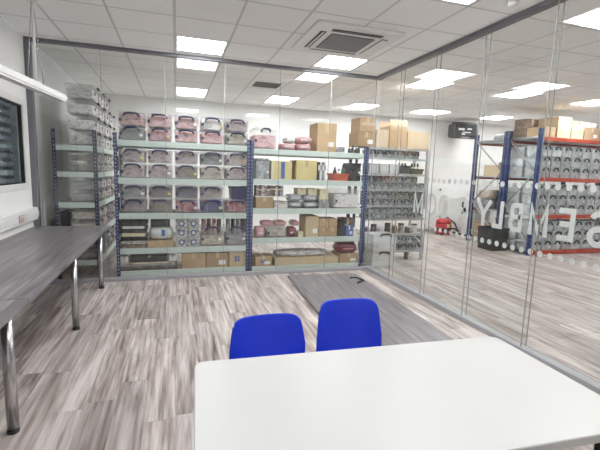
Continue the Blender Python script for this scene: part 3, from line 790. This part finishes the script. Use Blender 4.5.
# second shelf
z = LV2[1] + .0005
storage_box('dark grey box at the left end of middle rack second shelf', 1.235, Y0, z, .21, .4, .30, None, body='grey_box_plastic', handle=None, latch=False, sticker='sticker_white')
c1 = carton('yellow carton with blue stripe on middle rack second shelf', 1.36, 1.68, Y0, Y0 + .36, z, z + .27, 'yellow_card', tape=None)
obj('stripe', box_mesh(.06, .0016, .25), 'print_blue', c1, (.02, -.1811, .01))
bx('side_strip', -.16, -.12, -.1815, -.18, .005, .26, 'cream_card', c1)
c2 = carton('plain yellow carton right of the blue striped one', 1.75, 2.08, Y0, Y0 + .36, z, z + .30, 'yellow_card', tape='tape')
for k in range(4):
    w = (.035, .03, .04, .03)[k]; x0 = 2.10 + (0, .037, .069, .111)[k]
    t = thing('binder', f'upright {["dark", "white", "grey", "white"][k]} binder, {ORD[k]} from left beside yellow carton', 'binder', (x0 + w / 2, Y0 + .13, z), 0, 'upright binders beside the yellow carton')
    obj('cover', box_mesh(w - .003, .24, .28, .002), ['dark_grey', 'sticker_white', 'fill_grey', 'sticker_white'][k], t); obj('spine_label', box_mesh(w * .6, .0016, .08), 'sticker_white' if k % 2 == 0 else 'fill_grey', t, (0, -.1209, .15))
rt = tub('open_tray', 'orange red open tray on middle rack second shelf', 'tray', 2.36, 2.63, Y0, Y0 + .3, z, z + .11, 'orange_red', 'orange_red')
for k, (x, m, hh) in enumerate(((2.42, 'dark_grey', .2), (2.49, 'sticker_white', .17), (2.56, 'green_mat', .24))):
    t = thing('bottle', f'{["dark", "white", "green"][k]} bottle standing in the orange red tray', 'bottle', (x, Y0 + .1, z + .0125), 0, 'bottles in the orange red tray')
    obj('body', G().lathe([(.027, 0), (.029, .01), (.029, hh * .65), (.013, hh * .85)], 14).mesh('bottle'), m, t); obj('cap', G().lathe([(.014, hh * .85), (.013, hh)], 10).mesh('cap'), 'handle_black', t)
for k in range(3):
    storage_box(f'dark crate, {["lowest", "middle", "topmost"][k]} of three at right end of middle rack second shelf', 2.745, Y0 + .01, z + k * .095, .19, .32, .093, None, body='dark_grey', handle='handle_black', latch=False, sticker='sticker_white' if k == 1 else None)
# third shelf
z = LV2[2] + .0005
carton('cardboard box under the row of books, middle rack third shelf', 1.135, 1.405, Y0, Y0 + .35, z, z + .165, 'cardboard', lbl=None)
cl = carton('flat white carton beside the cardboard box, middle rack third shelf', 1.42, 1.625, Y0, Y0 + .33, z, z + .10, 'fill_pale', tape='tape')
pn = thing('drawing_board', 'thin white board under the row of books on third shelf', 'board', (1.38, Y0 + .17, z + .1655))
obj('board', box_mesh(.50, .34, .016, .003), 'sticker_white', pn); obj('edge', box_mesh(.50, .003, .004), 'tape', pn, (0, -.1716, .006))
xb = 1.14
cols = ['fill_mauve', 'fill_brown', 'fill_greypink', 'fill_grey', 'fill_mauve', 'fill_brown', 'dark_grey', 'fill_greypink', 'dark_grey', 'fill_grey']
cn = ['mauve', 'brown', 'pinkish', 'grey', 'mauve', 'brown', 'black', 'pinkish', 'black', 'grey']
for k in range(10):
    w = (.045, .035, .05, .03, .05)[k % 5]
    t = thing('book', f'{cn[k]} upright book, {ORD[k]} from left in row on middle rack third shelf', 'book', (xb + w / 2, Y0 + .12, z + .182), 0, 'books on the middle rack third shelf')
    hb = .155 - .02 * (k % 3 == 1)
    obj('cover', box_mesh(w - .003, .2, hb, .002), cols[k], t); obj('spine_band', box_mesh(w - .008, .0016, .02), 'cream_card', t, (0, -.1009, hb * .6))
    xb += w
for k in range(2):
    for r in range(2):
        bag('bagged_bundle', f'grey bagged bundle, {["left", "right"][k]} {["lower", "upper"][r]} of four on middle rack third shelf', 'bundle', 1.64 + k * .245, 1.88 + k * .245, Y0, Y0 + .3, z + r * .105, z + r * .105 + .105, 'bag_grey', 'bag_pale', 'grey bagged bundles')
for k, (a, b_) in enumerate(((1.79, 1.93), (1.96, 2.11))):
    carton(f'cream carton on the {["left", "right"][k]} grey bagged bundle', a, b_, Y0 + .03, Y0 + .25, z + .2105, z + .31, 'cream_card')
carton('cream carton on a grey carton left of large clear box', 2.145, 2.29, Y0 + .01, Y0 + .28, z + .1405, z + .30, 'cream_card')
carton('grey carton below a cream one, left of large clear box', 2.14, 2.295, Y0, Y0 + .3, z, z + .14, 'fill_grey', 'tape')
storage_box('large clear box of pale contents at right end, middle rack third shelf', 2.61, Y0, z, .46, .42, .33, 'pale', handle=None, latch=True)
# fourth shelf
z = LV2[3] + .0005
bag('fabric_pack', 'pink pack at the left end of middle rack fourth shelf', 'pack', 1.14, 1.295, Y0, Y0 + .3, z, z + .16, 'bag_pink', 'bag_pale')
storage_box('small clear box under pink bags on middle rack fourth shelf', 1.465, Y0, z, .33, .36, .165, 'beige', latch=True, handle=None)
for k in range(3):
    bag('pink_bag', f'pink bag, {ORD[k]} from left on the small clear box', 'bag', 1.235 + k * .205 + (.07 if k == 2 else 0), 1.435 + k * .205 + (.07 if k == 2 else 0) - (.0 if k < 2 else .07), Y0 + .02, Y0 + .3, z + .166, z + .25, 'bag_pink', None, 'pink bags on the small clear box')
bag('maroon_bag', 'maroon bag between small clear box and tall cardboard box', 'bag', 1.65, 1.80, Y0, Y0 + .26, z, z + .155, 'bag_maroon', 'bag_pale')
carton('small pale carton by the maroon bag, middle rack fourth shelf', 1.815, 1.895, Y0, Y0 + .1, z, z + .085, 'cream_card')
carton('tall narrow cardboard box with white label, middle rack fourth shelf', 1.93, 2.145, Y0, Y0 + .36, z, z + .33, 'cardboard_pale', lbl='sticker_white')
for r in range(2):
    for k in range(2):
        carton(f'small cardboard box, {["lower", "upper"][r]} {["left", "right"][k]} of four on middle rack fourth shelf', 2.155 + k * .155, 2.305 + k * .155, Y0, Y0 + .3, z + r * .146, z + r * .146 + .143, 'cardboard', group='four small cardboard boxes')
tub('dark_crate', 'dark crate right of the four small cardboard boxes', 'crate', 2.475, 2.60, Y0 + .0, Y0 + .3, z, z + .25, 'dark_grey')
carton('blue carton at right end of middle rack fourth shelf', 2.615, 2.74, Y0, Y0 + .2, z, z + .17, 'print_blue', tape='sticker_white', lbl='sticker_white')
carton('white carton at the right end of middle rack fourth shelf', 2.75, 2.87, Y0, Y0 + .2, z, z + .12, 'sticker_white', lbl='sticker_yellow')
carton('dark carton behind the white one, middle rack fourth shelf', 2.63, 2.86, Y0 + .22, Y0 + .42, z, z + .27, 'fill_brown', tape='tape')
# bottom shelf
z = LV2[4] + .0005
carton('blue printed carton at left end of middle rack bottom shelf', 1.145, 1.40, Y0, Y0 + .3, z, z + .15, 'cardboard', mark='print_blue', lbl='sticker_white')
carton('long flat cardboard box on middle rack bottom shelf', 1.45, 2.51, Y0, Y0 + .4, z, z + .115, 'cardboard_pale')
bag('fabric_sheet_pack', 'long pale pink pack on the long flat cardboard box', 'pack', 1.47, 2.40, Y0 + .05, Y0 + .4, z + .1155, z + .20, 'fill_pale', None)
carton('cardboard box at right end of middle rack bottom shelf', 2.53, 2.86, Y0, Y0 + .35, z, z + .15, 'cardboard', lbl='sticker_white')
bag('maroon_bag', 'maroon bag on the cardboard box at right end of bottom shelf', 'bag', 2.50, 2.87, Y0 + .01, Y0 + .34, z + .1505, z + .32, 'bag_maroon', 'bag_pink')

# narrow rack by the left wall: boxes turned towards the aisle (front to +x)
pos = ['nearest', 'second nearest', 'third nearest', 'fourth nearest']
def aisle_box(label, yc, z, h, fill, body='clear_plastic'):
    return storage_box(label, -1.0, yc, z, .44, .34, h, fill, body=body, handle='handle_black', rz=PI / 2, group='boxes on the narrow rack by the left wall', hw=.22, hh=.12, latch=True)
for k in range(4):
    yc = 6.09 + k * .47
    n = 4 if k < 3 else 3
    for r in range(n):
        aisle_box(f'clear clip box, {["lowest", "second up", "third up", "topmost"][r]}, {pos[k]} pile on top of the narrow rack', yc, LVS[0] + .001 + r * .196, .194, 'pale', 'clear_plastic')
for lv, nn in ((1, 'second'), (2, 'third'), (3, 'fourth'), (4, 'bottom')):
    hgt = {1: .128, 2: .158, 3: .158, 4: .148}[lv]
    for k in range(4):
        for r in range(2):
            aisle_box(f'clip box of {["pink", "brown", "grey", "beige"][(k + lv) % 4]} goods, {["lower", "upper"][r]}, {pos[k]} on {nn} shelf of narrow rack', 6.09 + k * .47, LVS[lv] + .001 + r * (hgt + .0015), hgt, ['greypink', 'brown', 'grey', 'beige'][(k + lv) % 4])
tub('black_crate', 'black crate on the fourth shelf of the narrow rack behind the desk', 'crate', -1.46, -1.36, 5.86, 6.3, LVS[3] + .001, LVS[3] + .26, 'black_plastic')

# ------------------------------------------------------------------ grey rack with small boxes
GX, GX1, GY, GYB = 3.02, 4.22, 6.06, 6.50
gk = thing('wire_shelf_rack', 'grey metal rack of small handled boxes, right of the wide racks', 'rack')
GL = [1.958, 1.79, 1.53, 1.265, .985, .755, .49, .19]
for x in (GX, GX1):
    for y in (GY, GYB):
        m = 'upright_blue' if x == GX else 'galvanised'
        u = obj('upright', box_mesh(.04, .04, 1.955, .003), m, gk, (x + (.02 if x == GX else -.02), y + (.02 if y == GY else -.02), 0))
for z in GL:
    bx('shelf', GX + .042, GX1 - .042, GY + .005, GYB - .005, z - .012, z, 'galvanised', gk)
    bx('shelf_lip', GX + .041, GX1 - .041, GY - .001, GY + .004, z - .032, z + .002, 'galvanised', gk, .001)
obj('brace', G().tube([(GX1 - .2, GY - .03, .44), (GX1 - .02, GY - .03, .26)], .014, 6).mesh('brace'), 'galvanised', gk)
pg_ = bx('price_card', GX1 - .044, GX1 - .004, GY - .0035, GY - .0015, .77, .93, 'sticker_white', gk)
pg_['label'] = 'white card on the right upright'
bx('price_card', GX1 - .044, GX1 - .004, GY - .0035, GY - .0015, .56, .73, 'sticker_white', gk)['label'] = 'lower white card on the right upright'
NB = 8
bwid = (GX1 - GX - .09) / NB
GN = ['first', 'second', 'third', 'fourth', 'fifth', 'sixth', 'seventh', 'eighth']
for lv, rows, ncol in ((1, 1, 7), (3, 2, 8), (4, 2, 8), (5, 2, 8), (7, 2, 8)):
    gap = GL[lv - 1] - GL[lv] - .034
    hb = gap / rows - .004
    for r in range(rows):
        for k in range(ncol):
            if lv == 3 and r == 1 and k == 7: continue
            rw = '' if rows == 1 else (' upper,' if r else ' lower,')
            storage_box(f'small grey box,{rw} {ORD[k]} from left, {ORD[lv]} shelf down on grey rack', GX + .045 + bwid * (k + .5), GY + .012, GL[lv] + .0006 + r * (hb + .002), bwid - .006, .28, hb, None,
                        body='grey_box_plastic', handle='handle_black', latch=False, group='small grey boxes on the grey rack', hw=.62, hh=.5, sticker='sticker_white' if (k * 7 + r + lv) % 3 == 0 else None, name='small_box')
# third level: clear drawers and dark machines
z = GL[2] + .0006
for k in range(3):
    storage_box(f'low clear drawer box, {ORD[k]} from left on grey rack third shelf', GX + .16 + k * .19, GY + .012, z, .18, .3, .16, 'grey', handle=None, latch=False, body='milky_plastic', name='drawer_box')
for k in range(2):
    tub('black_tray', f'black tray on grey rack third shelf, {["left", "right"][k]} of two', 'tray', GX + .64 + k * .25, GX + .87 + k * .25, GY + .012, GY + .3, z, z + .09 + .05 * (1 - k), 'dark_grey')
    for q in range(3):
        t = thing('tool', f'grey handled tool, {ORD[q]} from left in the {["left", "right"][k]} black tray', 'tool', (GX + .69 + k * .25 + q * .06, GY + .12, z + .0125), .3 * q, 'tools in the black trays')
        obj('shaft', G().lathe([(.012, 0), (.012, .12)], 10).mesh('shaft'), 'galvanised', t); obj('grip', G().lathe([(.017, .12), (.019, .15), (.013, .175)], 10).mesh('grip'), 'black_plastic', t)
# sixth level: assorted jars
z = GL[6] + .0006
for k in range(8):
    hh = (.12, .16, .10, .18, .15, .17, .12, .16)[k]
    t = thing('jar', f'{["grey", "brown", "clear", "dark", "brown", "grey", "dark", "clear"][k]} jar, {ORD[k]} from left on lowest but one grey rack shelf', 'jar', (GX + .12 + k * .135, GY + .1, z), 0, 'jars on the grey rack')
    obj('body', G().lathe([(.048, 0), (.052, .01), (.052, hh * .8), (.044, hh * .86)], 14).mesh('jar'), ['fill_grey', 'fill_brown', 'milky_plastic', 'dark_grey', 'fill_brown', 'fill_grey', 'dark_grey', 'milky_plastic'][k], t)
    obj('lid', G().lathe([(.050, hh * .861), (.050, hh)], 14).mesh('jarlid'), 'handle_black' if k % 2 else 'white_plastic', t)
# cartons on top
z = GL[0] + .003
carton('lower of two stacked cardboard boxes at left end of grey rack top', 2.86 - .0, 3.17, GY + .03, GY + .40, z, z + .235, 'cardboard', lbl='sticker_white')
carton('upper of two stacked cardboard boxes, topmost above the grey rack', 2.88, 3.17, GY + .03, GY + .38, z + .2355, z + .47, 'cardboard', lbl=None)
carton('pale cardboard box left of the one with raised flaps', 3.19, 3.42, GY + .02, GY + .38, z, z + .29, 'cardboard_pale')
carton('cardboard box with raised open flaps on the grey rack', 3.435, 3.765, GY + .02, GY + .38, z, z + .365, 'cardboard', tape=None, open_top=True)
carton('wide pale cardboard box at right end of grey rack top', 3.785, 4.215, GY + .02, GY + .38, z, z + .30, 'cardboard_pale', lbl=None)
# stacked milky boxes on the floor in front of the grey rack
storage_box('large milky box on the floor before the grey rack', 3.25, 5.70, 0.0, .43, .33, .27, 'pale', body='milky_plastic', handle='handle_black', hw=.45, hh=.16, latch=False, lid=False, fill_h=.5)
storage_box('large milky open box stacked on another before the grey rack', 3.25, 5.69, .25, .44, .345, .32, 'pale', body='milky_plastic', handle='handle_black', hw=.45, hh=.14, latch=False, lid=False, fill_h=.45, sticker='fill_grey')
fb = thing('spray_bottle', 'small dark bottle on the floor under the grey rack', 'bottle', (3.98, 6.2, 0))
obj('body', G().lathe([(.035, 0), (.037, .01), (.037, .11), (.02, .13)], 14).mesh('bottle'), 'dark_grey', fb); obj('cap', G().lathe([(.02, .13), (.018, .16)], 12).mesh('cap'), 'black_plastic', fb)

# ------------------------------------------------------------------ pallet racking in the hall
PX, PX1 = 6.72, 9.52
def pallet_rack(label, y0, y1, levels, hang):
    t = thing('pallet_rack', label, 'rack')
    for x in (PX, PX1):
        for y in (y0, y1):
            u = obj('upright', G().box(0, 0, 0, .085, .004, 2.49).box(-.04, .03, 0, .005, .06, 2.49).box(.04, .03, 0, .005, .06, 2.49).mesh('upright'), 'pallet_blue', t, (x, y if y == y0 else y - .06, 0))
            obj('foot_plate', box_mesh(.12, .1, .008), 'pallet_blue', u, (0, .03, 0))
        zs = [.25, .95, 1.65, 2.3]
        for k, (a, b) in enumerate(zip(zs, zs[1:])):
            p = [(x, y0 + .07, a), (x, y1 - .07, b)] if k % 2 == 0 else [(x, y1 - .07, a), (x, y0 + .07, b)]
            obj('brace', G().tube(p, .016, 6).mesh('brace'), 'galvanised', t)
        for z in (.25, 2.33): obj('brace', G().tube([(x, y0 + .07, z), (x, y1 - .07, z)], .016, 6).mesh('brace'), 'galvanised', t)
    for z in levels:
        for y in (y0 + .02, y1 - .02):
            bm_ = bx('beam', PX + .047, PX1 - .047, y - .02, y + .02, z - .075, z, 'pallet_orange', t, .003)
        bx('shelf', PX + .05, PX1 - .05, y0 + .045, y1 - .045, z - .03, z - .002, 'galvanised', t)
    return t
PL_ = [2.33, 1.55, .81, .085]
PY0, PY1, QY0, QY1 = 6.08, 6.90, 6.925, 7.87
pallet_rack('blue and orange pallet rack full of white boxes, nearer of the two', PY0, PY1, PL_, 0)
pallet_rack('blue and orange pallet rack behind the nearer one, with brown cartons', QY0, QY1, PL_[:2] + [.81], 0)
for lv, rows, hb in ((1, 3, .205), (2, 3, .20), (3, 3, .195)):
    z = PL_[lv] + .0005; wv = .262
    nm = {1: 'upper', 2: 'middle', 3: 'bottom'}[lv]
    for r in range(rows):
        for k in range(8):
            if lv == 1 and r == 2 and k in (3,): pass
            storage_box(f'white handled box, {["lowest", "second", "top"][r]} row, {ORD[k]} from left, {nm} level of pallet rack', PX + .20 + wv * k + wv / 2 - .13, PY0 + .03, z + r * (hb + .003), wv - .012, .38, hb, None,
                        body='white_box_plastic', handle='handle_black', latch=False, group='white boxes on the pallet rack', hw=.5, hh=.30, sticker='sticker_white' if (k + r) % 4 == 1 else None)
        storage_box(f'white box behind the front row, {["lowest", "second", "top"][r]}, at left end of {nm} pallet rack level', PX + .20, PY0 + .46, z + r * (hb + .003), wv - .012, .34, hb, None, body='white_box_plastic', handle='handle_black', latch=False, group='white boxes at the left end of the pallet rack')
z = PL_[0] + .0005
carton('brown cardboard box at left end of the pallet rack top', PX + .08, PX + .37, PY0 + .05, PY0 + .45, z, z + .20, 'cardboard')
carton('dark brown carton behind the tall pallet rack box', PX + .1, PX + .41, PY0 + .5, PY0 + .8, z, z + .40, 'fill_brown', tape='tape')
carton('tall pale cardboard box on the pallet rack top', PX + .42, PX + .76, PY0 + .05, PY0 + .72, z, z + .41, 'cardboard_pale', lbl=None)
carton('lower of two small cartons right of tall box, pallet rack top', PX + .79, PX + 1.10, PY0 + .05, PY0 + .45, z, z + .165, 'cardboard_pale', lbl='sticker_white')
carton('upper of two small cartons right of tall box, pallet rack top', PX + .79, PX + 1.12, PY0 + .05, PY0 + .45, z + .1655, z + .35, 'cardboard_pale', tape='orange_red')
carton('taped cardboard box at right of pallet rack top', PX + 1.14, PX + 1.54, PY0 + .05, PY0 + .45, z, z + .25, 'cardboard', lbl='sticker_white')
carton('white carton on the taped box, pallet rack top', PX + 1.15, PX + 1.45, PY0 + .06, PY0 + .4, z + .2505, z + .345, 'sticker_white', tape='tape')
carton('cardboard box rightmost on the pallet rack top', PX + 1.58, PX + 2.0, PY0 + .05, PY0 + .45, z, z + .27, 'cardboard')
# rear pallet rack
carton('small brown carton on the rear pallet rack top', 7.20, 7.40, QY0 + .06, QY0 + .4, z, z + .24, 'cardboard')
carton('wide brown carton with white label on the rear pallet rack top', 7.45, 7.85, QY0 + .06, QY0 + .5, z, z + .24, 'cardboard', lbl='sticker_white')
bag('grey_sack', 'grey sack at left end of the rear pallet rack top', 'sack', 6.95, 7.18, QY0 + .3, QY0 + .7, z, z + .16, 'bag_grey')
z = PL_[1] + .0005
carton('pale cardboard box at left end of the rear pallet rack shelf', 6.80, 6.98, QY0 + .2, QY0 + .7, z, z + .24, 'cardboard_pale')
carton('cardboard box below a dark carton, rear pallet rack shelf', 7.0, 7.32, QY0 + .1, QY0 + .55, z, z + .15, 'cardboard_pale', lbl='sticker_white')
carton('dark brown carton on a pale cardboard box, rear pallet rack shelf', 7.02, 7.30, QY0 + .1, QY0 + .5, z + .1505, z + .32, 'cardboard')
carton('dark carton right of the pale box, rear pallet rack shelf', 7.42, 7.76, QY0 + .1, QY0 + .5, z, z + .28, 'fill_brown', tape=None)
carton('dark carton rightmost on the rear pallet rack shelf', 7.80, 8.06, QY0 + .1, QY0 + .5, z, z + .24, 'fill_brown', tape=None)
z = PL_[2] + .0005
sm = ['fill_grey', 'fill_beige', 'fill_pale', 'fill_brown', 'fill_beige', 'bag_grey']
sn = ['mottled', 'beige', 'pale', 'brown', 'sandy', 'grey']
for k in range(3):
    for r in range(2):
        i = k * 2 + r
        bag('sack', f'{sn[i]} sack, {["lower", "upper"][r]} in {ORD[k]} pile from left on rear pallet rack', 'sack', 6.80 + k * .30, 7.09 + k * .30, QY0 + .44, QY0 + .88, z + r * .21, z + r * .21 + .21, sm[i], None, 'sacks on the rear pallet rack')
for k in range(3):
    tub('black_crate', f'black crate, {["lowest", "middle", "topmost"][k]} of the dark stack on rear pallet rack', 'crate', 6.98, 7.42, QY0 + .06, QY0 + .40, z + k * .2, z + k * .2 + .198, 'dark_grey')
for k in range(2):
    tub('black_crate', f'black crate, {["lower", "upper"][k]} of two on floor under the dark stack', 'crate', 6.98, 7.42, QY0 + .06, QY0 + .40, k * .3, k * .3 + .298, 'dark_grey')
for k in range(3):
    carton(f'{["brown", "sandy", "pale"][k]} carton on the floor under the rear pallet rack, {ORD[k]} from left', 6.80 + k * .4, 7.17 + k * .4, QY0 + .44, QY0 + .88, 0.0, .45 - .06 * k, ['cardboard', 'fill_beige', 'cardboard_pale'][k])
# black tubs standing beside the pallet rack end
tub('black_tub', 'large black tub on the floor at the pallet rack end', 'tub', 6.22, 6.64, 6.55, 7.0, 0, .47, 'black_plastic')

# ------------------------------------------------------------------ back of the hall
tv = thing('wall_monitor', 'boxy black monitor mounted high on the back wall', 'monitor', (6.98, 8.62, 2.47), math.radians(-8))
obj('casing', box_mesh(.66, .12, .40, .01), 'black_plastic', tv); obj('rear_housing', box_mesh(.56, .26, .34, .03), 'dark_grey', tv, (0, .19, .03))
obj('screen', box_mesh(.56, .006, .30, .001), 'screen', tv, (0, -.0635, .05)); [obj('screen_mark', box_mesh(w_, .002, h_), 'sticker_white', tv, (x_, -.068, z_)) for x_, z_, w_, h_ in ((-.12, .20, .16, .05), (.10, .22, .12, .03), (.02, .14, .22, .02), (-.06, .09, .10, .03))]  # dark screen with plain white bars set on its face as marks
obj('control_strip', box_mesh(.2, .004, .02), 'track_grey', tv, (0, -.0625, .018))
obj('wall_arm', box_mesh(.1, .27, .1), 'dark_grey', tv, (0, .45, .16))
ma = thing('white_machine', 'white appliance with black control squares by the back wall', 'appliance', (7.42, 8.72, 0))
obj('body', box_mesh(.70, .80, .88, .012), 'white_plastic', ma, (0, 0, .05)); obj('plinth', box_mesh(.66, .76, .0495), 'black_plastic', ma)
obj('control_panel', box_mesh(.006, .16, .17, .001), 'black_plastic', ma, (-.3535, -.22, .70)); obj('vent', box_mesh(.006, .12, .07, .001), 'black_plastic', ma, (-.3535, -.22, .56))
obj('lid', box_mesh(.71, .81, .02, .004), 'white_plastic', ma, (0, 0, .9305))
va = thing('vacuum_cleaner', 'red tub vacuum cleaner standing by the back wall', 'vacuum cleaner', (6.66, 8.72, 0))
obj('drum', G().lathe([(.18, .03), (.2, .05), (.2, .26), (.185, .30)], 24).mesh('drum'), 'signal_red', va)
obj('lid', G().lathe([(.20, .301), (.19, .36), (.13, .42), (.05, .44)], 24).mesh('dome'), 'signal_red', va)
obj('band', G().lathe([(.202, .13), (.202, .19)], 24).mesh('band'), 'black_plastic', va)
obj('hose', G().tube([(0, -.2, .18), (.1, -.3, .2), (.26, -.26, .12), (.30, -.05, .30), (.2, .1, .42), (.05, .12, .47), (-.1, .05, .46)], .022, 8).mesh('hose'), 'black_plastic', va)
for k in range(4):
    a = k * PI / 2 + .7; obj('wheel', G().tube([(.16 * math.cos(a), .16 * math.sin(a) - .015, .03), (.16 * math.cos(a), .16 * math.sin(a) + .015, .03)], .03, 14).mesh('wheel'), 'black_plastic', va)
obj('power_cord_reel', box_mesh(.08, .02, .1, .004), 'sticker_yellow', va, (0, -.199, .2))
sw = thing('light_switch', 'small switch plate on the back wall above the vacuum cleaner', 'switch', (6.82, YB - .0125, 1.10))
obj('plate', box_mesh(.09, .0115, .09, .002), 'white_plastic', sw); obj('rocker', box_mesh(.05, .005, .05, .001), 'black_plastic', sw, (0, -.0085, .02))
